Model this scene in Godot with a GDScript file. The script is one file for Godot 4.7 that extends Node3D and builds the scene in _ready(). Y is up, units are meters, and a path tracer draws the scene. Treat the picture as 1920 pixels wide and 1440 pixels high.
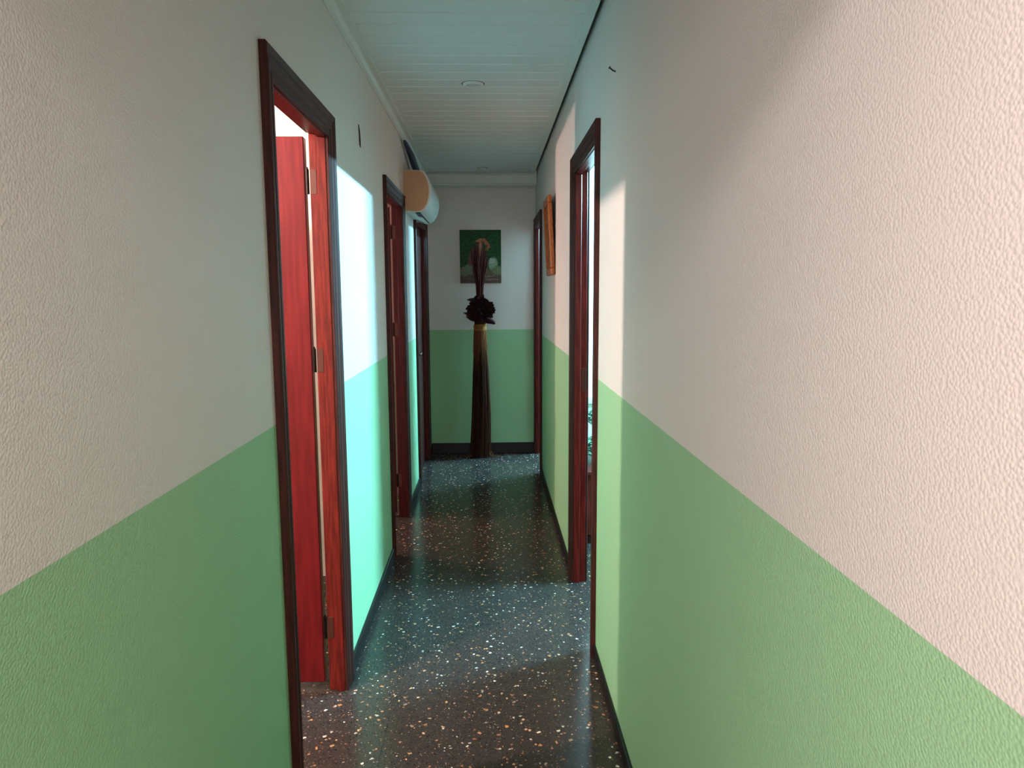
extends Node3D
# A narrow flat corridor with a two-tone stippled wall, red-brown doors, terrazzo floor and a slatted ceiling.
# x: left (-) to right (+), y: up, the corridor runs towards -z from the camera.

const XL := -0.56      # corridor face of the left wall
const TL := 0.06       # its thickness
const XR := 0.425      # corridor face of the right wall
const TR := 0.06
const ZE := -6.65      # end wall
const HC := 2.53       # slatted ceiling
const HS := 2.75       # slab above
const DADO := 1.16
const HALL := -0.40    # where the hall behind the camera begins

var rng := RandomNumberGenerator.new()
var M := {}

# ---------------------------------------------------------------- helpers
func numbered(called: String, parent: Node) -> String:
	if not parent.has_node(NodePath(called)):
		return called
	var k := 1
	while parent.has_node(NodePath("%s_%03d" % [called, k])):
		k += 1
	return "%s_%03d" % [called, k]

func begin() -> SurfaceTool:
	var st := SurfaceTool.new()
	st.begin(Mesh.PRIMITIVE_TRIANGLES)
	return st

func put(called: String, mesh: Mesh, m: Material, parent: Node = self) -> MeshInstance3D:
	var o := MeshInstance3D.new()
	o.name = numbered(called, parent)
	o.mesh = mesh
	if m:
		o.material_override = m
	parent.add_child(o, true)
	return o

func build(called: String, st: SurfaceTool, m: Material, parent: Node = self) -> MeshInstance3D:
	return put(called, st.commit(), m, parent)

func base(called: String, at := Vector3.ZERO, parent: Node = self) -> Node3D:
	var o := Node3D.new()
	o.name = numbered(called, parent)
	o.position = at
	parent.add_child(o, true)
	return o

func tag(o: Node, label: String, category: String, group := "") -> void:
	o.set_meta("label", label)
	o.set_meta("category", category)
	if group:
		o.set_meta("group", group)

func structure(o: Node, label := "", category := "") -> void:
	o.set_meta("kind", "structure")
	if label:
		o.set_meta("label", label)
	if category:
		o.set_meta("category", category)

# one triangle whose front looks along n; n also is the shading normal unless ns is given
func tri(st: SurfaceTool, a: Vector3, b: Vector3, c: Vector3, n: Vector3, ns: Array = []) -> void:
	var order := [0, 1, 2]
	if (b - a).cross(c - a).dot(n) > 0.0:
		order = [0, 2, 1]
	var p := [a, b, c]
	for i in order:
		st.set_normal(ns[i] if ns.size() else n)
		st.add_vertex(p[i])

func quad(st: SurfaceTool, a: Vector3, b: Vector3, c: Vector3, d: Vector3, n: Vector3, ns: Array = []) -> void:
	tri(st, a, b, c, n, [ns[0], ns[1], ns[2]] if ns.size() else [])
	tri(st, a, c, d, n, [ns[0], ns[2], ns[3]] if ns.size() else [])

# a box with chamfered edges (c = 0: plain)
func box(st: SurfaceTool, lo: Vector3, hi: Vector3, c := 0.0) -> void:
	var mid := (lo + hi) / 2.0
	var h := (hi - lo) / 2.0
	c = minf(c, minf(h.x, minf(h.y, h.z)) * 0.9)
	for ax in 3:
		var u := (ax + 1) % 3
		var v := (ax + 2) % 3
		for s in [-1.0, 1.0]:
			var n := Vector3.ZERO
			n[ax] = s
			var p: Array = []
			for k in [[-1, -1], [1, -1], [1, 1], [-1, 1]]:
				var q := Vector3.ZERO
				q[ax] = s * h[ax]
				q[u] = k[0] * (h[u] - c)
				q[v] = k[1] * (h[v] - c)
				p.append(mid + q)
			quad(st, p[0], p[1], p[2], p[3], n)
	if c <= 0.0:
		return
	for ax in 3:
		var u := (ax + 1) % 3
		var v := (ax + 2) % 3
		for su in [-1.0, 1.0]:
			for sv in [-1.0, 1.0]:
				var n := Vector3.ZERO
				n[u] = su
				n[v] = sv
				var p: Array = []
				for k in [[-1, 0], [1, 0], [1, 1], [-1, 1]]:
					var q := Vector3.ZERO
					q[ax] = k[0] * (h[ax] - c)
					q[u] = su * (h[u] - (c if k[1] == 1 else 0.0))
					q[v] = sv * (h[v] - (0.0 if k[1] == 1 else c))
					p.append(mid + q)
				quad(st, p[0], p[1], p[2], p[3], n.normalized())
	for sx in [-1.0, 1.0]:
		for sy in [-1.0, 1.0]:
			for sz in [-1.0, 1.0]:
				var s := Vector3(sx, sy, sz)
				tri(st, mid + s * Vector3(h.x, h.y - c, h.z - c), mid + s * Vector3(h.x - c, h.y, h.z - c), mid + s * Vector3(h.x - c, h.y - c, h.z), s.normalized())

func box_mesh(lo: Vector3, hi: Vector3, c := 0.0) -> Mesh:
	var st := begin()
	box(st, lo, hi, c)
	return st.commit()

# a solid of a closed outline (points in the plane of axes u, v) pushed along axis w from a to b
func prism(st: SurfaceTool, outline: PackedVector2Array, u: int, v: int, w: int, a: float, b: float, smooth := false) -> void:
	var area := 0.0
	var n := outline.size()
	for i in n:
		area += outline[i].cross(outline[(i + 1) % n])
	var turn := 1.0 if area > 0.0 else -1.0
	var at := func(p: Vector2, z: float) -> Vector3:
		var q := Vector3.ZERO
		q[u] = p.x
		q[v] = p.y
		q[w] = z
		return q
	var side: Array = []
	for i in n:
		var e := outline[(i + 1) % n] - outline[i]
		side.append(Vector2(e.y, -e.x).normalized() * turn)
	for i in n:
		var j := (i + 1) % n
		var nn: Vector3 = at.call(side[i], 0.0)
		var ns: Array = []
		if smooth:
			var before: Vector2 = side[(i + n - 1) % n]
			var after: Vector2 = side[j]
			var s: Vector2 = side[i]
			var ni: Vector3 = at.call((s + before).normalized() if s.dot(before) > 0.6 else s, 0.0)
			var nj: Vector3 = at.call((s + after).normalized() if s.dot(after) > 0.6 else s, 0.0)
			ns = [ni, nj, nj, ni]
		quad(st, at.call(outline[i], a), at.call(outline[j], a), at.call(outline[j], b), at.call(outline[i], b), nn, ns)
	var tris := Geometry2D.triangulate_polygon(outline)
	for z in [a, b]:
		var nn := Vector3.ZERO
		nn[w] = signf(z - (a + b) / 2.0)
		for i in range(0, tris.size(), 3):
			tri(st, at.call(outline[tris[i]], z), at.call(outline[tris[i + 1]], z), at.call(outline[tris[i + 2]], z), nn)

# a tube along points with a radius at each
func tube(st: SurfaceTool, pts: Array, radii: Array, sides := 8, caps := true) -> void:
	var rings: Array = []
	var norms: Array = []
	var up := Vector3(0.31, 0.17, 0.93)
	for i in pts.size():
		var t: Vector3 = (pts[mini(i + 1, pts.size() - 1)] - pts[maxi(i - 1, 0)]).normalized()
		var x := t.cross(up).normalized()
		if t.cross(up).length() < 0.05:
			x = t.cross(Vector3(0.93, 0.1, 0.2)).normalized()
		var y := x.cross(t).normalized()
		var r: Array = []
		var nn: Array = []
		for k in sides:
			var a := TAU * k / sides
			var d := x * cos(a) + y * sin(a)
			r.append(pts[i] + d * radii[i])
			nn.append(d)
		rings.append(r)
		norms.append(nn)
	for i in pts.size() - 1:
		for k in sides:
			var j := (k + 1) % sides
			quad(st, rings[i][k], rings[i][j], rings[i + 1][j], rings[i + 1][k], (norms[i][k] + norms[i][j]).normalized(), [norms[i][k], norms[i][j], norms[i + 1][j], norms[i + 1][k]])
	if caps:
		for e in [0, pts.size() - 1]:
			var n: Vector3 = (pts[0] - pts[1]).normalized() if e == 0 else (pts[e] - pts[e - 1]).normalized()
			for k in sides:
				tri(st, pts[e], rings[e][k], rings[e][(k + 1) % sides], n)

# a solid of revolution about the vertical axis through c; prof = [radius, height] pairs from bottom to top
func lathe(st: SurfaceTool, prof: Array, c: Vector3, sides := 24) -> void:
	for i in prof.size() - 1:
		var a: Array = prof[i]
		var b: Array = prof[i + 1]
		var slope := Vector2(b[1] - a[1], -(b[0] - a[0])).normalized()
		if slope == Vector2.ZERO:
			continue
		for k in sides:
			var t0 := TAU * k / sides
			var t1 := TAU * (k + 1) / sides
			var d0 := Vector3(cos(t0), 0, sin(t0))
			var d1 := Vector3(cos(t1), 0, sin(t1))
			var n0 := d0 * slope.x + Vector3.UP * slope.y
			var n1 := d1 * slope.x + Vector3.UP * slope.y
			var ya := Vector3.UP * float(a[1])
			var yb := Vector3.UP * float(b[1])
			var mid := (n0 + n1).normalized()
			if a[0] > 1e-6:
				tri(st, c + d0 * a[0] + ya, c + d1 * a[0] + ya, c + d1 * b[0] + yb, mid, [n0, n1, n1])
			if b[0] > 1e-6:
				tri(st, c + d0 * a[0] + ya, c + d1 * b[0] + yb, c + d0 * b[0] + yb, mid, [n0, n1, n0])

# ---------------------------------------------------------------- materials
func noise_texture(kind: int, freq: float, side: int, octaves: int, ramp: Gradient = null, sd := 1) -> NoiseTexture2D:
	var n := FastNoiseLite.new()
	n.noise_type = kind
	n.frequency = freq
	n.seed = sd
	n.fractal_octaves = octaves
	var t := NoiseTexture2D.new()
	t.width = side
	t.height = side
	t.seamless = true
	t.noise = n
	if ramp:
		t.color_ramp = ramp
	return t

func ramp_of(stops: Array) -> Gradient:
	var g := Gradient.new()
	var o := PackedFloat32Array()
	var c := PackedColorArray()
	for s in stops:
		o.append(s[0])
		c.append(s[1])
	g.offsets = o
	g.colors = c
	return g

func plain(c: Color, rough: float, metal := 0.0, spec := 0.5) -> StandardMaterial3D:
	var m := StandardMaterial3D.new()
	m.albedo_color = c
	m.roughness = rough
	m.metallic = metal
	m.metallic_specular = spec
	return m

func world_mapped(m: StandardMaterial3D, scale: Vector3) -> StandardMaterial3D:
	m.uv1_triplanar = true
	m.uv1_world_triplanar = true
	m.uv1_scale = scale
	m.uv1_triplanar_sharpness = 8.0
	return m

func wood(a: Color, b: Color, rough: float, scale: Vector3) -> StandardMaterial3D:
	var m := plain(Color.WHITE, rough, 0.0, 0.3)
	m.albedo_texture = noise_texture(FastNoiseLite.TYPE_SIMPLEX_SMOOTH, 0.012, 512, 4, ramp_of([[0.25, a], [0.75, b]]), 7)
	return world_mapped(m, scale)

# terrazzo: 2 x 2 different tiles of marble chips set in a dark binder
func terrazzo_image() -> Image:
	var side := 1024
	var half := 512
	var data := PackedByteArray()
	data.resize(side * side * 3)
	for i in side * side:
		var k := rng.randf_range(0.8, 1.2)
		data[i * 3] = int(56 * k)
		data[i * 3 + 1] = int(50 * k)
		data[i * 3 + 2] = int(47 * k)
	var dark := [Color8(38, 33, 31), Color8(66, 56, 50), Color8(80, 65, 55), Color8(56, 49, 46), Color8(88, 70, 58), Color8(43, 40, 40), Color8(116, 98, 84), Color8(32, 29, 28), Color8(40, 34, 31)]
	var light := [Color8(214, 200, 182), Color8(228, 220, 208), Color8(190, 132, 84), Color8(176, 112, 72), Color8(196, 160, 112), Color8(170, 150, 132), Color8(150, 104, 78), Color8(205, 150, 120)]
	for cell in 4:
		var ox := (cell % 2) * half
		var oy := (cell >> 1) * half
		for n in 3000:
			var bright := n >= 2790
			var r := rng.randf_range(1.2, 5.0) if not bright else pow(rng.randf(), 2.0) * 9.0 + 1.5
			var c: Color = dark[rng.randi() % dark.size()] if not bright else light[rng.randi() % light.size()]
			var k := rng.randf_range(0.8, 1.1)
			var cx := rng.randf() * half
			var cy := rng.randf() * half
			# a convex chip: a few half planes round its centre
			var planes: Array = []
			var t0 := rng.randf() * TAU
			var sides := rng.randi_range(4, 6)
			var stretch := rng.randf_range(0.45, 1.0)
			for s in sides:
				var t := t0 + TAU * s / sides + rng.randf_range(-0.35, 0.35)
				planes.append(Vector3(cos(t), sin(t), r * rng.randf_range(0.55, 1.0) * (stretch if s % 2 else 1.0)))
			for py in range(maxi(0, int(cy - r)), mini(half, int(cy + r) + 2)):
				for px in range(maxi(0, int(cx - r)), mini(half, int(cx + r) + 2)):
					var inside := true
					for q: Vector3 in planes:
						if (px - cx) * q.x + (py - cy) * q.y > q.z:
							inside = false
							break
					if inside:
						var i := ((oy + py) * side + ox + px) * 3
						data[i] = mini(255, int(c.r8 * k))
						data[i + 1] = mini(255, int(c.g8 * k))
						data[i + 2] = mini(255, int(c.b8 * k))
	return Image.create_from_data(side, side, false, Image.FORMAT_RGB8, data)

func make_materials() -> void:
	rng.seed = 4711
	var stipple := noise_texture(FastNoiseLite.TYPE_CELLULAR, 0.06, 1024, 1, ramp_of([[0.0, Color.WHITE], [0.25, Color(0.7, 0.7, 0.7)], [0.55, Color(0.15, 0.15, 0.15)], [0.8, Color.BLACK]]), 3)
	for w in [["white_paint", Color(0.865, 0.835, 0.808)], ["green_paint", Color(0.605, 0.77, 0.595)]]:
		var m := plain(w[1], 0.55, 0.0, 0.3)
		m.heightmap_enabled = true
		m.heightmap_texture = stipple
		m.heightmap_scale = 0.05
		M[w[0]] = world_mapped(m, Vector3(3.5, 3.5, 3.5))
	M.room_white = plain(Color(0.88, 0.86, 0.83), 0.8)
	M.lounge_shade = plain(Color(0.36, 0.26, 0.25), 0.8)  # wall colour darkened so that this wall looks unlit
	M.pale_green = plain(Color(0.70, 0.80, 0.70), 0.8)
	M.slat = plain(Color(0.83, 0.84, 0.82), 0.4)
	M.trim = plain(Color(0.82, 0.83, 0.80), 0.45)
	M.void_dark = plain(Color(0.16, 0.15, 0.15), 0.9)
	M.casing = wood(Color(0.20, 0.095, 0.075), Color(0.29, 0.135, 0.115), 0.5, Vector3(9, 0.8, 9))
	M.casing_head = wood(Color(0.20, 0.095, 0.075), Color(0.29, 0.135, 0.115), 0.5, Vector3(9, 9, 0.8))
	M.maroon = wood(Color(0.22, 0.07, 0.085), Color(0.29, 0.095, 0.105), 0.38, Vector3(9, 0.8, 9))  # door wood darkened in its colour, standing for the shade in that doorway
	M.jamb = wood(Color(0.34, 0.105, 0.09), Color(0.45, 0.15, 0.12), 0.35, Vector3(9, 0.8, 9))
	M.leaf = wood(Color(0.355, 0.08, 0.09), Color(0.42, 0.105, 0.112), 0.36, Vector3(5, 0.45, 5))
	M.dark_leaf = wood(Color(0.19, 0.08, 0.07), Color(0.26, 0.11, 0.10), 0.4, Vector3(5, 0.45, 5))
	M.brass = plain(Color(0.32, 0.17, 0.12), 0.5, 0.4)
	M.hinge = plain(Color(0.13, 0.09, 0.08), 0.4, 0.7)
	M.skirting = plain(Color(0.12, 0.10, 0.10), 0.35, 0.0, 0.3)
	M.raw_wood = plain(Color(0.56, 0.37, 0.24), 0.7)
	var tex := ImageTexture.create_from_image(terrazzo_image())
	var tz := plain(Color.WHITE, 0.2, 0.0, 0.34)
	tz.albedo_texture = tex
	M.terrazzo = tz
	var slab := plain(Color.WHITE, 0.2, 0.0, 0.34)
	slab.albedo_texture = tex
	M.terrazzo_slab = world_mapped(slab, Vector3(1.25, 1.25, 1.25))
	M.grout = plain(Color(0.2, 0.185, 0.175), 0.7)
	M.black = plain(Color(0.05, 0.05, 0.05), 0.5)
	M.metal = plain(Color(0.72, 0.72, 0.70), 0.35, 0.9)
	M.tube_glow = plain(Color(0.9, 0.95, 0.95), 0.4)
	M.tube_glow.emission_enabled = true
	M.tube_glow.emission = Color(0.72, 0.95, 1.0)
	M.tube_glow.emission_energy_multiplier = 3.0
	M.pane_glow = plain(Color(0.8, 0.85, 0.85), 0.3)
	M.pane_glow.emission_enabled = true
	M.pane_glow.emission = Color(0.9, 1.0, 0.97)
	M.pane_glow.emission_energy_multiplier = 1.2
	M.globe_glow = plain(Color(0.95, 0.9, 0.85), 0.4)
	M.globe_glow.emission_enabled = true
	M.globe_glow.emission = Color(1.0, 0.84, 0.76)
	M.globe_glow.emission_energy_multiplier = 2.5

# ---------------------------------------------------------------- structure
# a straight wall with openings, along z (ax = 2) or x (ax = 0); holes = [from, to, top]; painted in two colours when dado
func wall(called: String, ax: int, face_a: float, face_b: float, from: float, to: float, top: float, holes: Array, dado := false, mat: Material = null) -> MeshInstance3D:
	var upper := begin()
	var lower := begin()
	var other := 2 - ax
	var piece := func(st: SurfaceTool, a: float, b: float, y0: float, y1: float) -> void:
		var lo := Vector3(0, y0, 0)
		var hi := Vector3(0, y1, 0)
		lo[ax] = a
		hi[ax] = b
		lo[other] = minf(face_a, face_b)
		hi[other] = maxf(face_a, face_b)
		box(st, lo, hi)
	var at := from
	var list := holes.duplicate()
	list.append([to, to, 0.0])
	for h in list:
		if h[0] - at > 1e-4:
			if dado:
				piece.call(lower, at, h[0], 0.0, DADO)
				piece.call(upper, at, h[0], DADO, top)
			else:
				piece.call(upper, at, h[0], 0.0, top)
		if h[1] - h[0] > 1e-4:
			piece.call(upper, h[0], h[1], h[2], top)
		at = h[1]
	var mesh := upper.commit()
	if dado:
		mesh = lower.commit(mesh)
	var o := MeshInstance3D.new()
	o.name = numbered(called, self)
	o.mesh = mesh
	add_child(o, true)
	mesh.surface_set_material(0, M.white_paint if dado else (mat if mat else M.room_white))
	if dado:
		mesh.surface_set_material(1, M.green_paint)
	structure(o)
	return o

# one piece of door casing with mitred ends. X: wall face, d: +1 when the corridor lies towards +x
func casing_leg(X: float, d: float, zin: float, zdir: float, top: float, w: float) -> SurfaceTool:
	var st := begin()
	var prof := casing_profile(w)
	for i in prof.size() - 1:
		var a: Vector2 = prof[i]
		var b: Vector2 = prof[i + 1]
		var p := func(q: Vector2, y: float) -> Vector3: return Vector3(X + d * q.y, y, zin + zdir * q.x)
		var e := b - a
		var n := Vector3(d * e.x, 0, -zdir * e.y).normalized()
		quad(st, p.call(a, 0.0), p.call(b, 0.0), p.call(b, top + b.x), p.call(a, top + a.x), n)
	return st

func casing_profile(w: float) -> Array:
	# x: from the opening outwards, y: height above the wall
	return [Vector2(0, 0), Vector2(0, 0.008), Vector2(0.004, 0.012), Vector2(0.018, 0.012), Vector2(0.021, 0.009), Vector2(0.026, 0.009), Vector2(0.030, 0.013), Vector2(w - 0.028, 0.016), Vector2(w - 0.024, 0.013), Vector2(w - 0.020, 0.017), Vector2(w - 0.004, 0.021), Vector2(w, 0.018), Vector2(w, 0.0)]

func casing_head(X: float, d: float, z_near: float, z_far: float, top: float, w_near: float, w: float, w_far: float) -> SurfaceTool:
	var st := begin()
	var prof := casing_profile(w)
	for i in prof.size() - 1:
		var a: Vector2 = prof[i]
		var b: Vector2 = prof[i + 1]
		var p := func(q: Vector2, end: int) -> Vector3:
			return Vector3(X + d * q.y, top + q.x, z_near + q.x * w_near / w if end == 0 else z_far - q.x * w_far / w)
		var e := b - a
		var n := Vector3(d * e.x, -e.y, 0).normalized()
		quad(st, p.call(a, 0), p.call(b, 0), p.call(b, 1), p.call(a, 1), n)
	return st

# a door set in a wall along z. z0 (near) > z1 (far): the clear opening; leaf: "near"/"far" jamb it hangs on and stands open at, or "shut"
func door(X: float, T: float, d: float, z0: float, z1: float, top: float, leaf: String, leaf_mat: Material, far_w: float, label: String, leaf_gap: float, jamb_mat: Material = null) -> Node3D:
	jamb_mat = jamb_mat if jamb_mat else M.jamb
	var o := base("door_%d" % (get_children().filter(func(c): return String(c.name).begins_with("door_")).size() + 1))
	structure(o, label, "door")
	var back := X - d * T                      # room face of the wall
	var w := 0.08
	build("casing", casing_leg(X, d, z0 + 0.003, 1.0, top + 0.003, w), M.casing, o)
	build("casing", casing_leg(X, d, z1 - 0.003, -1.0, top + 0.003, w) if far_w >= w else thin_leg(X, d, z1 - 0.003, top, far_w - 0.003), M.casing, o)
	build("casing_head", casing_head(X, d, z0 + 0.003, z1 - 0.003, top + 0.003, w, w, minf(far_w, w)), M.casing_head, o)
	# room-side casing
	if leaf != "near":
		build("casing", casing_leg(back, -d, z0 + 0.016, 1.0, top + 0.016, 0.07), M.casing, o)
	if leaf != "far":
		build("casing", casing_leg(back, -d, z1 - 0.016, -1.0, top + 0.016, 0.07), M.casing, o)
	build("casing_head", casing_head(back, -d, z0 + 0.016, z1 - 0.016, top + 0.016, 0.07, 0.07, 0.07), M.casing_head, o)
	# jambs: a board against the masonry, and the stop strip on its corridor half
	var j := 0.022
	var xs := [minf(X, back), maxf(X, back)]
	var stop_x := [minf(X, X - d * T * 0.5), maxf(X, X - d * T * 0.5)]
	for side in 2:
		var zin: float = z0 if side == 0 else z1
		var out := 1.0 if side == 0 else -1.0
		var za := zin + out * 0.012
		build("jamb", box_into(Vector3(xs[0], 0, minf(za, za + out * j)), Vector3(xs[1], top + 0.012, maxf(za, za + out * j)), 0.0015), jamb_mat, o)
		build("door_stop", box_into(Vector3(stop_x[0], 0, minf(zin, za)), Vector3(stop_x[1], top, maxf(zin, za)), 0.002), jamb_mat, o)
	build("head_jamb", box_into(Vector3(xs[0], top + 0.012, z1 - 0.012 - j), Vector3(xs[1], top + 0.012 + j, z0 + 0.012 + j), 0.0015), jamb_mat, o)
	build("door_stop", box_into(Vector3(stop_x[0], top, z1 - 0.012), Vector3(stop_x[1], top + 0.012, z0 + 0.012), 0.002), jamb_mat, o)
	# leaf
	var width := absf(z0 - z1) + 0.018
	var thick := 0.036
	var l := base("leaf_assembly", Vector3.ZERO, o)
	l.name = "leaf"
	if leaf == "shut":
		var xa := X - d * (T * 0.5)
		var xb := xa - d * thick * 0.8
		build("panel", box_into(Vector3(minf(xa, xb), 0.008, z1 - 0.009), Vector3(maxf(xa, xb), top + 0.008, z0 + 0.009), 0.002), leaf_mat, l)
		handle(Vector3(xa, 1.02, z0 - 0.07), Vector3(d, 0, 0), Vector3(0, 0, -1), l)
	else:
		var s := -1.0 if leaf == "far" else 1.0
		var zh: float = (z1 if leaf == "far" else z0) + s * 0.014
		var xa := back - d * leaf_gap
		var xb := xa - d * width
		build("panel", box_into(Vector3(minf(xa, xb), 0.03, minf(zh, zh + s * thick)), Vector3(maxf(xa, xb), top + 0.004, maxf(zh, zh + s * thick)), 0.003), leaf_mat, l)
		handle(Vector3(xb + d * 0.065, 1.05, zh), Vector3(0, 0, -s), Vector3(d, 0, 0), l)
		handle(Vector3(xb + d * 0.065, 1.05, zh + s * thick), Vector3(0, 0, s), Vector3(d, 0, 0), l)
		for y in [0.25, 1.26, 1.885]:
			var h := begin()
			tube(h, [Vector3((back + xa) / 2.0, y - 0.042, zh - s * 0.002), Vector3((back + xa) / 2.0, y + 0.042, zh - s * 0.002)], [0.0065, 0.0065], 10)
			tube(h, [Vector3((back + xa) / 2.0, y + 0.042, zh - s * 0.002), Vector3((back + xa) / 2.0, y + 0.050, zh - s * 0.002)], [0.005, 0.003], 10)
			build("hinge", h, M.hinge, o)
			var pl := back + d * 0.001
			build("hinge_plate", box_into(Vector3(minf(pl, pl + d * 0.022), y - 0.042, minf(zh - s * 0.0035, zh)), Vector3(maxf(pl, pl + d * 0.022), y + 0.042, maxf(zh - s * 0.0035, zh)), 0.0005), M.brass, o)
		# strike plate on the opposite jamb
		var zs: float = (z0 if leaf == "far" else z1) - s * 0.0115
		var px := X - d * T * 0.78
		build("strike_plate", box_into(Vector3(px - 0.012, 1.0, minf(zs, zs + s * 0.002)), Vector3(px + 0.012, 1.12, maxf(zs, zs + s * 0.002)), 0.0006), M.brass, o)
	return o

func thin_leg(X: float, d: float, z1: float, top: float, w: float) -> SurfaceTool:
	# a casing leg cut down where it meets the corner
	return box_into(Vector3(minf(X, X + d * 0.017), 0, z1 - w), Vector3(maxf(X, X + d * 0.017), top + 0.08, z1), 0.003)

func box_into(lo: Vector3, hi: Vector3, c := 0.0) -> SurfaceTool:
	var st := begin()
	box(st, lo, hi, c)
	return st

func handle(at: Vector3, out: Vector3, along: Vector3, parent: Node) -> void:
	var st := begin()
	tube(st, [at, at + out * 0.007, at + out * 0.009], [0.024, 0.024, 0.019], 16)
	tube(st, [at + out * 0.008, at + out * 0.04, at + out * 0.046 + along * 0.012, at + out * 0.046 + along * 0.11], [0.009, 0.009, 0.0095, 0.008], 10)
	build("lever_handle", st, M.brass, parent)

func skirting(called: String, lo: Vector3, hi: Vector3) -> Node3D:
	var o := build(called, box_into(lo, hi, 0.004), M.skirting)
	structure(o)
	return o

func make_shell() -> void:
	# floor: bedding slab, polished terrazzo tiles in the corridor, plain terrazzo in the rooms
	var fl := base("floor")
	structure(fl)
	build("bedding", box_into(Vector3(-3.9, -0.12, -7.9), Vector3(3.2, -0.014, 3.0)), M.grout, fl)
	var tile: Array = []
	for v in 4:
		for turn in 2:
			tile.append(tile_mesh(v, turn))
	for i in 4:
		for k in 18:
			var t := put("tile", tile[rng.randi() % 8], M.terrazzo, fl)
			t.position = Vector3(-0.77 + 0.4 * i + 0.2, 0, 0.2 - 0.4 * k)
	for r in [[-3.9, -0.772, -7.9, 0.4], [0.832, 3.2, -7.9, 0.4], [-3.9, 3.2, 0.402, 3.0], [-0.77, 0.83, -7.9, -6.802]]:
		build("room_floor", box_into(Vector3(r[0], -0.012, r[2]), Vector3(r[1], 0, r[3])), M.terrazzo_slab, fl)
	# corridor walls; the openings leave room for the jambs
	var g := 0.034
	wall("wall_left", 2, XL - TL, XL, -6.85, HALL, HS, [[-6.42 - g, -5.58 + g, 2.04 + g], [-4.72 - g, -4.03 + g, 2.04 + g], [-2.585 - g, -1.955 + g, 2.035 + g]], true)
	wall("wall_right", 2, XR, XR + TR, -6.85, HALL, HS, [[-6.60 - g, -5.88 + g, 2.065 + g], [-3.57 - g, -2.88 + g, 2.065 + g]], true)
	wall("wall_end", 0, ZE - 0.12, ZE, XL, XR, HS, [], true)
	# the hall behind: its front wall with the way into the corridor, then the rest
	wall("wall_hall_front", 0, HALL, HALL - 0.08, -1.9, 1.7, HS, [[XL, XR, 2.03]])
	wall("wall_hall_left", 2, -2.0, -1.9, HALL - 0.08, 2.7, HS, [])
	wall("wall_hall_right", 2, 1.7, 1.8, HALL - 0.08, 2.7, HS, [])
	wall("wall_hall_back", 0, 2.7, 2.8, -2.0, 1.8, HS, [])
	# left bedroom, second left room, closet behind the shut door
	wall("wall_bedroom_far", 0, -3.72, -3.82, -3.7, XL - TL, HS, [])
	wall("wall_bedroom_side", 2, -3.7, -3.6, -7.0, -0.48, HS, [])
	wall("wall_bedroom_near", 0, -0.56, -0.48, -3.6, -1.9, HS, [])
	wall("wall_lounge_far", 0, -5.30, -5.40, -3.6, XL - TL, HS, [], false, M.lounge_shade)
	wall("wall_closet_far", 0, -6.9, -6.8, -3.6, XL - TL, HS, [])
	# right kitchen and bathroom
	wall("wall_kitchen_far", 0, -5.0, -5.1, XR + TR, 2.4, HS, [])
	wall("wall_kitchen_side", 2, 2.4, 2.5, -5.1, -1.2, HS, [])
	wall("wall_kitchen_near", 0, -1.3, -1.2, XR + TR, 2.4, HS, [])
	wall("wall_bathroom_side", 2, 2.5, 2.6, -7.7, -5.1, HS, [])
	wall("wall_bathroom_far", 0, -7.7, -7.8, XR, 2.6, HS, [])
	wall("wall_bathroom_corner", 2, XR, XR + TR, -7.7, -6.85, HS, [])
	var border := build("trim_5", box_into(Vector3(XR + TR, 2.36, -5.0), Vector3(2.4, 2.72, -4.985), 0.002), M.pale_green)
	structure(border)
	# ceiling: the slab over everything, and the slats under it along the corridor
	var slab := build("ceiling", box_into(Vector3(-3.9, HS, -7.9), Vector3(3.2, HS + 0.12, 3.0)), M.room_white)
	structure(slab)
	var sl := base("ceiling_slats")
	sl.name = "ceiling_001"
	structure(sl)
	var pitch := 0.1215
	var bev := 0.004
	var prof := PackedVector2Array([Vector2(-pitch / 2 + 0.0035 + bev, 0), Vector2(-pitch / 2 + 0.0035, bev), Vector2(-pitch / 2 + 0.0035, 0.012), Vector2(pitch / 2 - 0.0035, 0.012), Vector2(pitch / 2 - 0.0035, bev), Vector2(pitch / 2 - 0.0035 - bev, 0)])
	var st := begin()
	prism(st, prof, 2, 1, 0, XL + 0.003, XR - 0.022)
	var slat := st.commit()
	var z := -2.95 + pitch * 0.5
	while z < HALL - 0.12:
		z += pitch
	while z > -6.43:
		var p := put("slat", slat, M.slat, sl)
		p.position = Vector3(0, HC, z)
		z -= pitch
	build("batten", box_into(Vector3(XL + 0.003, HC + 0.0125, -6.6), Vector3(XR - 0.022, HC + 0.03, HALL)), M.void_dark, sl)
	# edge mouldings: left against the wall, right with an open shadow gap, and the boxed beam at the far end
	var tl := begin()
	prism(tl, PackedVector2Array([Vector2(XL, HC - 0.042), Vector2(XL + 0.006, HC - 0.042), Vector2(XL + 0.012, HC - 0.026), Vector2(XL + 0.024, HC - 0.016), Vector2(XL + 0.027, HC - 0.008), Vector2(XL + 0.050, HC - 0.008), Vector2(XL + 0.053, HC), Vector2(XL, HC)]), 0, 1, 2, -6.42, HALL)
	structure(build("trim_1", tl, M.trim))
	var tr := begin()
	prism(tr, PackedVector2Array([Vector2(XR - 0.022, HC + 0.03), Vector2(XR - 0.022, HC - 0.010), Vector2(XR - 0.053, HC - 0.008), Vector2(XR - 0.056, HC), Vector2(XR - 0.025, HC), Vector2(XR - 0.025, HC + 0.03)]), 0, 1, 2, -6.36, HALL)
	structure(build("trim_2", tr, M.trim))
	var beam := base("trim_3")
	structure(beam)
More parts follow.
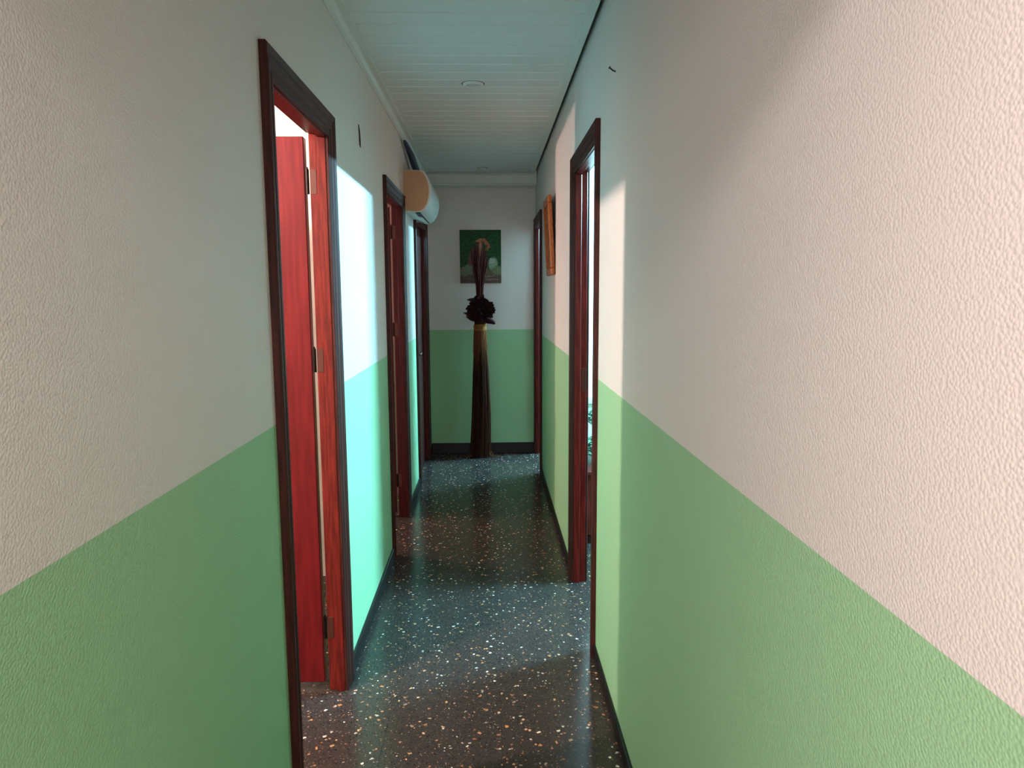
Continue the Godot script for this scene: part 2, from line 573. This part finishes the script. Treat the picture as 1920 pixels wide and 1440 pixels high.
	build("beam_box", box_into(Vector3(XL + 0.001, 2.43, ZE), Vector3(XR - 0.001, HC + 0.02, -6.42), 0.003), M.slat, beam)
	build("bead", box_into(Vector3(XL + 0.001, HC - 0.022, -6.42), Vector3(XR - 0.03, HC - 0.008, -6.405), 0.004), M.trim, beam)
	build("bead", box_into(Vector3(XL + 0.001, 2.424, -6.422), Vector3(XR - 0.03, 2.438, -6.407), 0.004), M.trim, beam)
	# skirtings
	skirting("baseboard_left_1", Vector3(XL, 0, -1.873), Vector3(XL + 0.012, 0.07, HALL))
	var bl := skirting("baseboard_left_2", Vector3(XL, 0, -3.948), Vector3(XL + 0.012, 0.07, -2.667))
	build("sawn_end", box_into(Vector3(XL + 0.0015, 0.003, -2.667), Vector3(XL + 0.0145, 0.068, -2.662)), M.raw_wood, bl)
	skirting("baseboard_left_3", Vector3(XL, 0, -5.498), Vector3(XL + 0.012, 0.07, -4.802))
	skirting("baseboard_left_4", Vector3(XL, 0, ZE), Vector3(XL + 0.012, 0.07, -6.502))
	skirting("baseboard_right_1", Vector3(XR - 0.010, 0, -2.798), Vector3(XR, 0.06, HALL))
	skirting("baseboard_right_2", Vector3(XR - 0.010, 0, -5.798), Vector3(XR, 0.06, -3.652))
	skirting("baseboard_end", Vector3(XL + 0.012, 0, ZE), Vector3(XR - 0.018, 0.10, ZE + 0.013))
	# doors
	door(XL, TL, 1.0, -1.955, -2.585, 2.035, "far", M.leaf, 0.08, "nearest left doorway with its bright red leaf standing open inside", 0.018)
	door(XL, TL, 1.0, -4.03, -4.72, 2.04, "far", M.maroon, 0.08, "middle left doorway below the air conditioner, red-brown frame and leaf darkened to stand for shade", 0.012, M.maroon)
	door(XL, TL, 1.0, -5.58, -6.42, 2.04, "shut", M.dark_leaf, 0.08, "dark shut door at the far left beside the end wall", 0.0)
	door(XR, TR, -1.0, -2.88, -3.57, 2.065, "near", M.leaf, 0.08, "nearest right doorway with a bright slit of the lit room", 0.012)
	door(XR, TR, -1.0, -5.88, -6.60, 2.065, "near", M.leaf, 0.05, "far right doorway against the end wall corner beyond the side picture", 0.012)

func tile_mesh(v: int, turn: int) -> Mesh:
	var st := begin()
	var h := 0.1997
	var c := 0.0006
	box(st, Vector3(-h, -0.012, -h), Vector3(h, 0, h), c)
	# give it its quarter of the terrazzo picture
	var mdt := MeshDataTool.new()
	st.index()
	mdt.create_from_surface(st.commit(), 0)
	for i in mdt.get_vertex_count():
		var p := mdt.get_vertex(i)
		var a := (p.x + h) / (2.0 * h)
		var b := (p.z + h) / (2.0 * h)
		if turn:
			var k := a
			a = 1.0 - b
			b = k
		mdt.set_vertex_uv(i, Vector2((v % 2) * 0.5 + clampf(a, 0.01, 0.99) * 0.5, (v >> 1) * 0.5 + clampf(b, 0.01, 0.99) * 0.5))
	var mesh := ArrayMesh.new()
	mdt.commit_to_surface(mesh)
	return mesh

# ---------------------------------------------------------------- lamps
func globe_lamp(called: String, at: Vector3, energy: float, color: Color, r: float, label: String) -> void:
	var o := base(called, Vector3(at.x, HS, at.z))
	tag(o, label, "lamp")
	var c := begin()
	lathe(c, [[0.0, -0.03], [0.04, -0.028], [0.05, 0.0]], Vector3.ZERO)
	build("ceiling_rose", c, M.metal, o)
	var cord := begin()
	tube(cord, [Vector3(0, -0.02, 0), Vector3(0, at.y - HS + r * 0.9, 0)], [0.004, 0.004], 8)
	build("cord", cord, M.black, o)
	var s := begin()
	var prof: Array = []
	for i in 13:
		var t := -PI / 2 + PI * i / 12.0
		prof.append([r * cos(t), r * sin(t)])
	lathe(s, prof, Vector3(0, at.y - HS, 0))
	build("glowing_globe", s, M.globe_glow, o)
	var l := OmniLight3D.new()
	l.name = "globe_light"
	l.position = Vector3(0, at.y - HS, 0)
	l.light_color = color
	l.light_energy = energy
	l.light_size = r * 0.5
	l.omni_range = 12.0
	l.omni_attenuation = 2.0
	l.shadow_enabled = true
	o.add_child(l, true)

func tube_lamp(at: Vector3, length: float, energy: float, color: Color, label: String) -> void:
	# on a wall that faces -x; at = middle of the tube
	var o := base("fluorescent_lamp", at)
	tag(o, label, "lamp")
	build("housing", box_into(Vector3(0.03, -0.03, -length / 2 - 0.04), Vector3(0.1, 0.03, length / 2 + 0.04), 0.006), M.trim, o)
	for s in [-1.0, 1.0]:
		build("lampholder", box_into(Vector3(-0.02, -0.022, s * (length / 2 + 0.015) - 0.014), Vector3(0.032, 0.022, s * (length / 2 + 0.015) + 0.014), 0.005), M.trim, o)
	var t := begin()
	tube(t, [Vector3(0, 0, -length / 2), Vector3(0, 0, length / 2)], [0.013, 0.013], 14)
	build("glowing_tube", t, M.tube_glow, o)
	var l := AreaLight3D.new()
	l.name = "tube_light"
	l.position = Vector3(-0.022, 0, 0)
	l.rotation = Vector3(0, PI / 2, 0)
	l.area_size = Vector2(length, 0.03)
	l.light_color = color
	l.light_energy = energy
	l.area_range = 12.0
	l.shadow_enabled = true
	o.add_child(l, true)

# added fill: an unseen glowing window behind the viewer that brightens the corridor
func hall_fill_window() -> void:
	var o := base("window_1", Vector3(-0.45, 0.95, 2.66))
	structure(o, "added fill window glowing in the hall behind the viewer", "window")
	for x in [-1.05, 0.0, 1.05]:
		build("stile", box_into(Vector3(x - 0.03, 0, -0.03), Vector3(x + 0.03, 1.3, 0.03), 0.004), M.trim, o)
	for y in [0.0, 1.24]:
		build("rail", box_into(Vector3(-1.08, y, -0.029), Vector3(1.08, y + 0.06, 0.029), 0.004), M.trim, o)
	for x in [-1.02, 0.03]:
		build("glowing_pane", box_into(Vector3(x, 0.06, -0.004), Vector3(x + 0.99, 1.24, 0.004)), M.pane_glow, o)
	var l := AreaLight3D.new()
	l.name = "window_fill"
	l.position = Vector3(0, 0.65, -0.035)
	l.area_size = Vector2(2.0, 1.15)
	l.light_color = Color(1.0, 0.95, 0.945)
	l.light_energy = 6.3
	l.area_range = 14.0
	l.shadow_enabled = true
	o.add_child(l, true)

# an added glowing window that whitens the view through the right doorway slit
func added_kitchen_window() -> void:
	var o := base("window_2", Vector3(0.95, 0.72, -4.985))
	structure(o, "added glowing window that whitens the slit of the right doorway", "window")
	for x in [-0.45, 0.0, 0.45]:
		build("stile", box_into(Vector3(x - 0.025, 0, -0.012), Vector3(x + 0.025, 1.6, 0.02), 0.004), M.trim, o)
	for y in [0.0, 1.55]:
		build("rail", box_into(Vector3(-0.475, y, -0.011), Vector3(0.475, y + 0.05, 0.019), 0.004), M.trim, o)
	for x in [-0.425, 0.025]:
		build("glowing_pane", box_into(Vector3(x, 0.05, -0.004), Vector3(x + 0.40, 1.55, 0.004)), M.pane_glow, o)
	var l := AreaLight3D.new()
	l.name = "window_fill"
	l.position = Vector3(0, 0.8, 0.025)
	l.rotation = Vector3(0, PI, 0)
	l.area_size = Vector2(0.85, 1.5)
	l.light_color = Color(0.9, 1.0, 0.97)
	l.light_energy = 0.6
	l.area_range = 10.0
	l.shadow_enabled = true
	o.add_child(l, true)

# ---------------------------------------------------------------- things
func air_conditioner() -> void:
	var zn := -4.90
	var zf := -5.72
	var o := base("air_conditioner", Vector3(XL, 2.032, zn))
	tag(o, "yellowed split air conditioner with rounded white front high on the left wall", "air conditioner")
	var sc := Vector2(0.80, 0.81)
	var fit := func(q: PackedVector2Array) -> PackedVector2Array:
		for i in q.size():
			q[i] *= sc
		return q
	# outline of its end, x from the wall, y from its foot
	var shell: PackedVector2Array = fit.call(PackedVector2Array([Vector2(0, 0.012), Vector2(0.10, 0.0), Vector2(0.14, 0.004), Vector2(0.172, 0.022), Vector2(0.20, 0.062), Vector2(0.218, 0.115), Vector2(0.226, 0.165), Vector2(0.223, 0.215), Vector2(0.212, 0.255), Vector2(0.192, 0.298), Vector2(0.17, 0.324), Vector2(0.15, 0.332), Vector2(0.0, 0.338)]))
	var b := begin()
	prism(b, shell, 0, 1, 2, zf - zn, -0.004, true)
	build("casing_shell", b, M.trim, o)
	for z in [[-0.004, 0.004], [zf - zn - 0.008, zf - zn]]:
		var e := begin()
		prism(e, fit.call(PackedVector2Array([Vector2(0.004, 0.016), Vector2(0.10, 0.005), Vector2(0.137, 0.010), Vector2(0.165, 0.030), Vector2(0.188, 0.066), Vector2(0.203, 0.115), Vector2(0.209, 0.165), Vector2(0.206, 0.213), Vector2(0.196, 0.252), Vector2(0.178, 0.294), Vector2(0.158, 0.318), Vector2(0.14, 0.327), Vector2(0.004, 0.333)])), 0, 1, 2, z[0], z[1])
		build("end_panel", e, M.tan_plastic, o)
	var v := begin()
	box(v, Vector3(0.072, -0.003, zf - zn + 0.04), Vector3(0.104, 0.012, -0.03), 0.001)
	build("outlet_slot", v, M.black, o)
	var fl := begin()
	prism(fl, PackedVector2Array([Vector2(0.066, -0.006), Vector2(0.100, -0.012), Vector2(0.1005, -0.009), Vector2(0.067, -0.003)]), 0, 1, 2, zf - zn + 0.04, -0.25)
	build("louver", fl, M.trim, o)
	var n := begin()
	box(n, Vector3(0.003, 0.09, 0.004), Vector3(0.016, 0.103, 0.0055))
	build("pipe_knockout", n, M.raw_wood, o)
	var p := begin()
	tube(p, [Vector3(0.05, 0.27, -0.60), Vector3(0.05, 0.33, -0.42), Vector3(0.04, 0.39, -0.14), Vector3(0.030, 0.425, 0.06), Vector3(0.026, 0.435, 0.10)], [0.024, 0.024, 0.022, 0.014, 0.008], 10)
	build("dark_tube", p, M.tube_blue, o)  # dark blue tube from the unit up towards the ceiling moulding

func downlight(at: Vector3, r: float, label: String) -> void:
	var o := base("ceiling_downlight", at)
	tag(o, label, "downlight", "")
	var ring := begin()
	lathe(ring, [[r * 0.66, 0.002], [r * 0.68, -0.007], [r * 0.8, -0.011], [r * 0.95, -0.006], [r, 0.0]], Vector3.ZERO, 28)
	build("ring", ring, M.trim, o)
	var gap := begin()
	lathe(gap, [[r * 0.98, -0.0002], [r * 1.06, -0.0015], [r * 1.1, 0.0002]], Vector3.ZERO, 28)
	build("dark_gap_ring", gap, M.black, o)  # black ring round the fitting, for its dark gap
	var lens := begin()
	lathe(lens, [[0.0, 0.000], [r * 0.4, 0.0005], [r * 0.68, 0.002]], Vector3(0, -0.004, 0), 28)
	build("lens", lens, M.lens, o)

func painting_image(w: int, h: int) -> Image:
	var im := Image.create(w, h, false, Image.FORMAT_RGB8)
	var n := FastNoiseLite.new()
	n.seed = 12
	n.frequency = 0.03
	var blobs := [
		# centre, radii, turn, colour : loose brush shapes over the ground colours
		[Vector2(0.22, 0.74), Vector2(0.30, 0.12), -0.3, Color8(128, 132, 104)],
		[Vector2(0.80, 0.63), Vector2(0.13, 0.14), 0.4, Color8(158, 182, 152)],
		[Vector2(0.92, 0.76), Vector2(0.16, 0.10), 0.0, Color8(124, 138, 96)],
		[Vector2(0.30, 0.50), Vector2(0.10, 0.20), 0.35, Color8(126, 78, 68)],
		[Vector2(0.46, 0.54), Vector2(0.22, 0.24), 0.0, Color8(112, 56, 54)],
		[Vector2(0.45, 0.74), Vector2(0.17, 0.16), 0.0, Color8(74, 42, 44)],
		[Vector2(0.50, 0.40), Vector2(0.06, 0.09), 0.0, Color8(178, 112, 86)],
		[Vector2(0.48, 0.27), Vector2(0.10, 0.10), 0.0, Color8(120, 62, 48)],
		[Vector2(0.50, 0.29), Vector2(0.055, 0.085), 0.0, Color8(196, 130, 100)],
		[Vector2(0.50, 0.19), Vector2(0.14, 0.035), -0.15, Color8(190, 122, 92)],
		[Vector2(0.65, 0.25), Vector2(0.13, 0.045), 0.75, Color8(190, 118, 88)],
		[Vector2(0.67, 0.34), Vector2(0.09, 0.045), -0.75, Color8(184, 112, 82)],
		[Vector2(0.78, 0.58), Vector2(0.08, 0.06), 0.2, Color8(190, 204, 180)],
		[Vector2(0.75, 0.93), Vector2(0.22, 0.018), 0.0, Color8(168, 124, 112)],
		[Vector2(0.25, 0.92), Vector2(0.22, 0.015), 0.05, Color8(118, 96, 84)],
		[Vector2(0.70, 0.87), Vector2(0.2, 0.012), -0.05, Color8(150, 132, 112)],
	]
	for y in h:
		for x in w:
			var p := Vector2(float(x) / w, float(y) / h)
			var k := n.get_noise_2d(x * 1.0, y * 3.0)
			var k2 := n.get_noise_2d(x * 3.0 + 500, y * 3.0)
			var c := Color8(36, 94, 50).lerp(Color8(24, 66, 36), clampf(0.5 + k * 1.2, 0, 1))
			if p.y + k * 0.05 > 0.72:
				c = Color8(112, 106, 84)
			if p.y + k * 0.03 > 0.84:
				c = Color8(102, 82, 74)
			for b in blobs:
				var q: Vector2 = (p + Vector2(k2, k) * 0.025 - b[0]).rotated(-b[2]) / b[1]
				var f := clampf((1.0 - q.length()) * 4.0, 0.0, 1.0)
				c = c.lerp(b[3], f)
			im.set_pixel(x, y, c * (0.86 + 0.22 * k2))
	return im

func end_picture() -> void:
	var o := base("canvas_picture", Vector3(-0.075, 1.583, ZE))
	tag(o, "unframed painting on the end wall, figure with raised arm against dark green", "painting")
	var w := 0.374
	var h := 0.478
	build("stretcher", box_into(Vector3(-w / 2, 0, 0), Vector3(w / 2, h, 0.018), 0.002), M.canvas_edge, o)
	var q := QuadMesh.new()
	q.size = Vector2(w - 0.003, h - 0.003)
	var m := plain(Color.WHITE, 0.5, 0.0, 0.3)
	m.albedo_texture = ImageTexture.create_from_image(painting_image(240, 304))
	var c := put("painted_canvas", q, m, o)
	c.position = Vector3(0, h / 2, 0.0186)

func side_picture() -> void:
	# hung on the right wall, leaning out a little at its top
	var o := base("framed_picture", Vector3(XR, 1.61, -4.83))
	tag(o, "small picture in an orange wooden frame hanging on the right wall", "picture")
	o.rotation.z = 0.05
	var hz := 0.20
	var h := 0.50
	var t := 0.028
	var fw := 0.045
	var bead := func(lo: Vector3, hi: Vector3) -> void:
		build("frame_rail", box_into(lo, hi, 0.006), M.orange_wood, o)
	bead.call(Vector3(-t, 0, -hz), Vector3(-0.002, fw, hz))
	bead.call(Vector3(-t, h - fw, -hz), Vector3(-0.002, h, hz))
	bead.call(Vector3(-t, fw, -hz), Vector3(-0.002, h - fw, -hz + fw))
	bead.call(Vector3(-t, fw, hz - fw), Vector3(-0.002, h - fw, hz))
	build("print", box_into(Vector3(-0.012, fw, -hz + fw), Vector3(-0.004, h - fw, hz - fw)), M.print_brown, o)
	build("backing", box_into(Vector3(-0.0035, 0.01, -hz + 0.01), Vector3(-0.001, h - 0.01, hz - 0.01)), M.dark_leaf, o)

func leaf_blade(st: SurfaceTool, at: Vector3, dir: Vector3, length: float, width: float, bend: float) -> void:
	var side := dir.cross(Vector3(0, 0.2, 1)).normalized()
	var n := side.cross(dir).normalized()
	var rows: Array = []
	var parts := 5
	for i in parts + 1:
		var t := float(i) / parts
		var c := at + dir * length * t + n * bend * t * t
		var w := width * sin(PI * pow(t, 0.7) * 0.97 + 0.05)
		rows.append([c - side * w + n * w * 0.35, c, c + side * w + n * w * 0.35])
	for i in parts:
		for k in 2:
			quad(st, rows[i][k], rows[i][k + 1], rows[i + 1][k + 1], rows[i + 1][k], n)
			quad(st, rows[i][k] - n * 0.001, rows[i][k + 1] - n * 0.001, rows[i + 1][k + 1] - n * 0.001, rows[i + 1][k] - n * 0.001, -n)

func dried_arrangement() -> void:
	rng.seed = 99
	var o := base("dried_flower_bundle", Vector3(-0.084, 0, -6.50))
	tag(o, "tall bundle of dried stalks and dark flowers standing on the floor before the end wall", "dried flowers")
	# stalks from the floor to the tie; outer ones bow out to the spread foot
	var long := begin()
	var pale := begin()
	for i in 120:
		var a := rng.randf() * TAU
		var r := sqrt(rng.randf())
		var foot := Vector3(cos(a) * r * 0.10 - 0.012, 0.002, sin(a) * r * 0.075)
		var knee := Vector3(cos(a) * r * 0.088, rng.randf_range(0.3, 0.55), sin(a) * r * 0.07)
		var neck := Vector3(cos(a) * r * 0.048, 1.19, sin(a) * r * 0.045)
		var head := Vector3(cos(a) * r * 0.055, 1.27 + rng.randf() * 0.05, sin(a) * r * 0.05)
		var mid := knee.lerp(neck, 0.5) + Vector3(rng.randf_range(-0.006, 0.006), 0, rng.randf_range(-0.006, 0.006))
		tube(pale if i % 5 == 0 else long, [foot, knee, mid, neck, head], [0.0032, 0.004, 0.0042, 0.0042, 0.003], 5, false)
	for i in 7:
		# loose curls at the foot
		var a := rng.randf_range(-0.6, PI + 0.6)
		var s := Vector3(cos(a) * 0.09, 0.05, sin(a) * 0.06)
		tube(pale, [s, s + Vector3(cos(a) * 0.02, -0.03, 0.01), s + Vector3(cos(a) * 0.05, -0.042, 0.025), s + Vector3(cos(a) * 0.08, -0.03, 0.03)], [0.0025, 0.0025, 0.002, 0.0015], 5, false)
	build("stalk_bundle", long, M.stalk_dark, o).set_meta("kind", "stuff")
	build("straw_stalks", pale, M.stalk_pale, o).set_meta("kind", "stuff")
	# straw coloured upper sheath and the raffia tie
	var sheath := begin()
	for i in 40:
		var a := TAU * i / 40.0 + rng.randf() * 0.1
		var low := rng.randf_range(0.78, 1.0)
		tube(sheath, [Vector3(cos(a) * 0.064, low, sin(a) * 0.056), Vector3(cos(a) * 0.057, 1.08, sin(a) * 0.052), Vector3(cos(a) * 0.050, 1.20, sin(a) * 0.048)], [0.002, 0.0045, 0.005], 5, false)
	build("straw_sheath", sheath, M.stalk_pale, o).set_meta("kind", "stuff")
	var tie := begin()
	for k in 6:
		var ring: Array = []
		var rr: Array = []
		for i in 21:
			var a := TAU * i / 20.0
			ring.append(Vector3(cos(a) * 0.054, 1.165 + k * 0.009 + 0.003 * sin(a * 2 + k), sin(a) * 0.052))
			rr.append(0.005)
		tube(tie, ring, rr, 6, false)
	tube(tie, [Vector3(0.02, 1.19, 0.055), Vector3(0.035, 1.15, 0.065), Vector3(0.03, 1.09, 0.062)], [0.004, 0.004, 0.002], 5)
	build("raffia_tie", tie, M.straw, o)
	# dark flower heads and curled leaves
	for i in 34:
		var fl := begin()
		var t := (i + 0.5) / 34.0
		var a := i * 2.39996
		var y := 1.265 + 0.185 * t
		var rad := 0.098 * sin(PI * clampf(t * 0.8 + 0.18, 0, 1)) * rng.randf_range(0.75, 1.05)
		var c := Vector3(cos(a) * rad, y, sin(a) * rad * 0.8)
		var out := Vector3(cos(a), rng.randf_range(-0.2, 0.5), sin(a)).normalized()
		for k in 8:
			var q := out.rotated(out.cross(Vector3(0.1, 1, 0.2)).normalized(), rng.randf_range(0.3, 0.9)).rotated(out, TAU * k / 8.0)
			leaf_blade(fl, c - out * 0.01, q, rng.randf_range(0.04, 0.06), 0.024, rng.randf_range(-0.01, 0.012))
		build("dried_flower", fl, [M.flower_a, M.flower_b][i % 2], o)
	var core := begin()
	tube(core, [Vector3(0, 1.24, 0), Vector3(0, 1.29, 0), Vector3(0, 1.36, 0), Vector3(0, 1.43, 0)], [0.045, 0.068, 0.072, 0.04], 14)
	build("moss_core", core, M.flower_b, o)
	var blades := [[-0.16, 1.295, 0.10, 0.03], [-0.05, 1.25, 0.11, 0.02], [0.13, 1.25, 0.11, -0.035], [0.10, 1.30, 0.09, 0.06], [-0.12, 1.36, 0.07, 0.0], [-0.11, 1.43, 0.06, 0.01], [0.10, 1.34, 0.07, 0.05], [-0.14, 1.25, 0.08, 0.05]]
	for b in blades:
		var lf := begin()
		var s := signf(b[0])
		leaf_blade(lf, Vector3(s * 0.03, b[1], 0.03), Vector3(s, b[3] * 6.0, 0.3).normalized(), absf(b[0]) * 0.85, 0.019, b[3])
		build("curled_leaf", lf, M.flower_b, o)
	var pod := begin()
	tube(pod, [Vector3(0.03, 1.285, 0.03), Vector3(0.075, 1.262, 0.04), Vector3(0.10, 1.245, 0.045), Vector3(0.125, 1.228, 0.045), Vector3(0.135, 1.22, 0.045)], [0.006, 0.016, 0.021, 0.017, 0.003], 10)
	build("seed_pod", pod, M.flower_a, o)
	# the plume of thin dark stems above
	var plume := begin()
	for i in 56:
		var a := rng.randf() * TAU
		var r := sqrt(rng.randf())
		var top := rng.randf_range(1.68, 1.95)
		var sp := r * 0.08
		var p0 := Vector3(cos(a) * r * 0.03, 1.42, sin(a) * r * 0.03)
		var p1 := Vector3(cos(a) * r * 0.036, 1.56, sin(a) * r * 0.035)
		var p2 := Vector3(cos(a) * sp, lerpf(1.56, top, 0.7), sin(a) * sp * 0.8)
		var p3 := Vector3(cos(a) * sp * 1.12, top, sin(a) * sp * 0.9)
		tube(plume, [p0, p1, p2, p3], [0.004, 0.0042, 0.0038, 0.0012], 5, false)
	build("plume", plume, M.stalk_plume, o).set_meta("kind", "stuff")

func kitchen_things() -> void:
	# what the slit of the right doorway shows: a low chest and things on it
	var c := base("low_chest", Vector3(0.90, 0, -4.40))
	tag(c, "low reddish brown wooden chest seen through the right doorway", "chest")
	build("body", box_into(Vector3(-0.35, 0.05, -0.25), Vector3(0.35, 0.42, 0.25), 0.006), M.jamb, c)
	build("lid", box_into(Vector3(-0.365, 0.42, -0.265), Vector3(0.365, 0.45, 0.265), 0.006), M.jamb, c)
	for s in [[-1, -1], [-1, 1], [1, -1], [1, 1]]:
		build("foot", box_into(Vector3(s[0] * 0.31 - 0.03, 0, s[1] * 0.21 - 0.03), Vector3(s[0] * 0.31 + 0.03, 0.05, s[1] * 0.21 + 0.03), 0.004), M.casing, c)
	for k in 2:
		var o := base("patterned_cushion", Vector3(0.86 + 0.03 * k, 0.45 + 0.185 * k, -4.40))
		tag(o, ["black and white patterned cushion lying on the reddish chest", "black and white patterned cushion topmost on the reddish chest"][k], "cushion", "cushions on the chest")
		var st := begin()
		var sp := SphereMesh.new()
		sp.radius = 1.0
		sp.height = 2.0
		sp.radial_segments = 32
		sp.rings = 16
		st.append_from(sp, 0, Transform3D(Basis.from_scale(Vector3(0.30, 0.09, 0.21)), Vector3(0, 0.09, 0)))
		build("cover", st, M.cushion, o)
		var pp := begin()
		var ring: Array = []
		var rr: Array = []
		for i in 33:
			var a := TAU * i / 32.0
			ring.append(Vector3(cos(a) * 0.302, 0.09, sin(a) * 0.212))
			rr.append(0.006)
		tube(pp, ring, rr, 6, false)
		build("piping", pp, M.black, o)

func small_marks() -> void:
	var n := begin()
	tube(n, [Vector3(XR, 2.222, -2.48), Vector3(XR - 0.010, 2.226, -2.48), Vector3(XR - 0.020, 2.234, -2.48)], [0.0025, 0.0025, 0.0025], 8)
	tube(n, [Vector3(XR - 0.020, 2.234, -2.48), Vector3(XR - 0.022, 2.236, -2.48)], [0.005, 0.005], 8)
	tag(build("nail", n, M.black), "small bent nail left high in the right wall", "nail")
	var w := begin()
	tube(w, [Vector3(XL + 0.001, 2.225, -3.255), Vector3(XL + 0.004, 2.19, -3.258), Vector3(XL + 0.004, 2.16, -3.262), Vector3(XL + 0.003, 2.142, -3.272), Vector3(XL + 0.001, 2.136, -3.29)], [0.002, 0.003, 0.003, 0.0025, 0.002], 6)
	tag(build("hook_wire", w, M.hinge), "thin dark hooked wire on the left wall above the doors", "wire")

func more_materials() -> void:
	M.tan_plastic = plain(Color(0.72, 0.57, 0.42), 0.5)
	M.tube_blue = plain(Color(0.12, 0.13, 0.2), 0.7)
	M.lens = plain(Color(0.75, 0.78, 0.77), 0.2)
	M.canvas_edge = plain(Color(0.22, 0.3, 0.22), 0.7)
	M.orange_wood = wood(Color(0.58, 0.31, 0.15), Color(0.68, 0.40, 0.20), 0.4, Vector3(8, 8, 8))
	M.print_brown = world_mapped(plain(Color.WHITE, 0.4), Vector3(4, 4, 4))
	M.print_brown.albedo_texture = noise_texture(FastNoiseLite.TYPE_SIMPLEX_SMOOTH, 0.02, 256, 3, ramp_of([[0.3, Color(0.45, 0.24, 0.12)], [0.7, Color(0.75, 0.45, 0.22)]]), 21)
	M.stalk_dark = plain(Color(0.24, 0.15, 0.115), 0.8, 0.0, 0.12)
	M.stalk_plume = plain(Color(0.30, 0.15, 0.145), 0.8, 0.0, 0.12)
	M.stalk_pale = plain(Color(0.44, 0.26, 0.16), 0.8, 0.0, 0.12)
	M.straw = plain(Color(0.60, 0.40, 0.22), 0.8, 0.0, 0.12)
	M.flower_a = plain(Color(0.22, 0.125, 0.13), 0.8, 0.0, 0.12)
	M.flower_b = plain(Color(0.19, 0.11, 0.115), 0.8, 0.0, 0.12)
	M.cushion = world_mapped(plain(Color.WHITE, 0.9), Vector3(5, 5, 5))
	M.cushion.albedo_texture = noise_texture(FastNoiseLite.TYPE_CELLULAR, 0.05, 256, 1, ramp_of([[0.35, Color(0.1, 0.1, 0.11)], [0.5, Color(0.85, 0.85, 0.85)]]), 5)

func _ready() -> void:
	# camera
	var cam := Camera3D.new()
	cam.name = "camera"
	cam.position = Vector3(0, 1.5, 0)
	cam.rotation_order = EULER_ORDER_YXZ
	cam.rotation_degrees = Vector3(-7.261, -1.768, -0.3)
	cam.fov = 56.145
	cam.near = 0.05
	cam.current = true
	add_child(cam, true)
	# surroundings: the flat is closed, night outside
	var env := Environment.new()
	env.background_mode = Environment.BG_COLOR
	env.background_color = Color(0.02, 0.025, 0.03)
	env.tonemap_mode = Environment.TONE_MAPPER_LINEAR
	env.tonemap_exposure = 1.0
	env.sdfgi_enabled = true
	env.ssao_enabled = true
	env.ssil_enabled = true
	var we := WorldEnvironment.new()
	we.name = "world_environment"
	we.environment = env
	add_child(we, true)
	make_materials()
	more_materials()
	# lamps of the rooms round the corridor
	globe_lamp("pendant_lamp", Vector3(-0.46, 2.32, 0.42), 1.15, Color(1.0, 0.94, 0.95), 0.14, "warm glass globe lamp hanging in the hall behind the viewer")
	globe_lamp("pendant_lamp", Vector3(-1.05, 0.85, 0.35), 0.75, Color(1.0, 0.93, 0.95), 0.14, "low warm globe lamp hanging at the left of the hall behind the viewer")
	globe_lamp("pendant_lamp", Vector3(-1.60, 2.24, -1.62), 5.6, Color(1.0, 0.90, 0.87), 0.06, "warm glass globe lamp hanging in the room of the open red door")
	globe_lamp("pendant_lamp", Vector3(-2.40, 1.35, -4.78), 4.4, Color(1.0, 0.85, 0.81), 0.09, "low warm globe lamp hanging in the middle left room")
	tube_lamp(Vector3(2.28, 2.24, -3.75), 0.6, 38.0, Color(0.56, 0.88, 1.0), "cool white fluorescent tube lamp on the wall of the near right room")
	tube_lamp(Vector3(2.38, 2.24, -7.08), 0.7, 45.0, Color(0.56, 0.88, 1.0), "cool white fluorescent tube lamp on the wall of the far right room")
	hall_fill_window()
	added_kitchen_window()
	make_shell()
	air_conditioner()
	dried_arrangement()
	end_picture()
	side_picture()
	downlight(Vector3(-0.070, HC, -3.746), 0.053, "round recessed ceiling downlight, switched off, nearer of the two")
	downlight(Vector3(-0.044, HC, -6.193), 0.040, "small recessed ceiling downlight, switched off, beside the far beam")
	kitchen_things()
	small_marks()
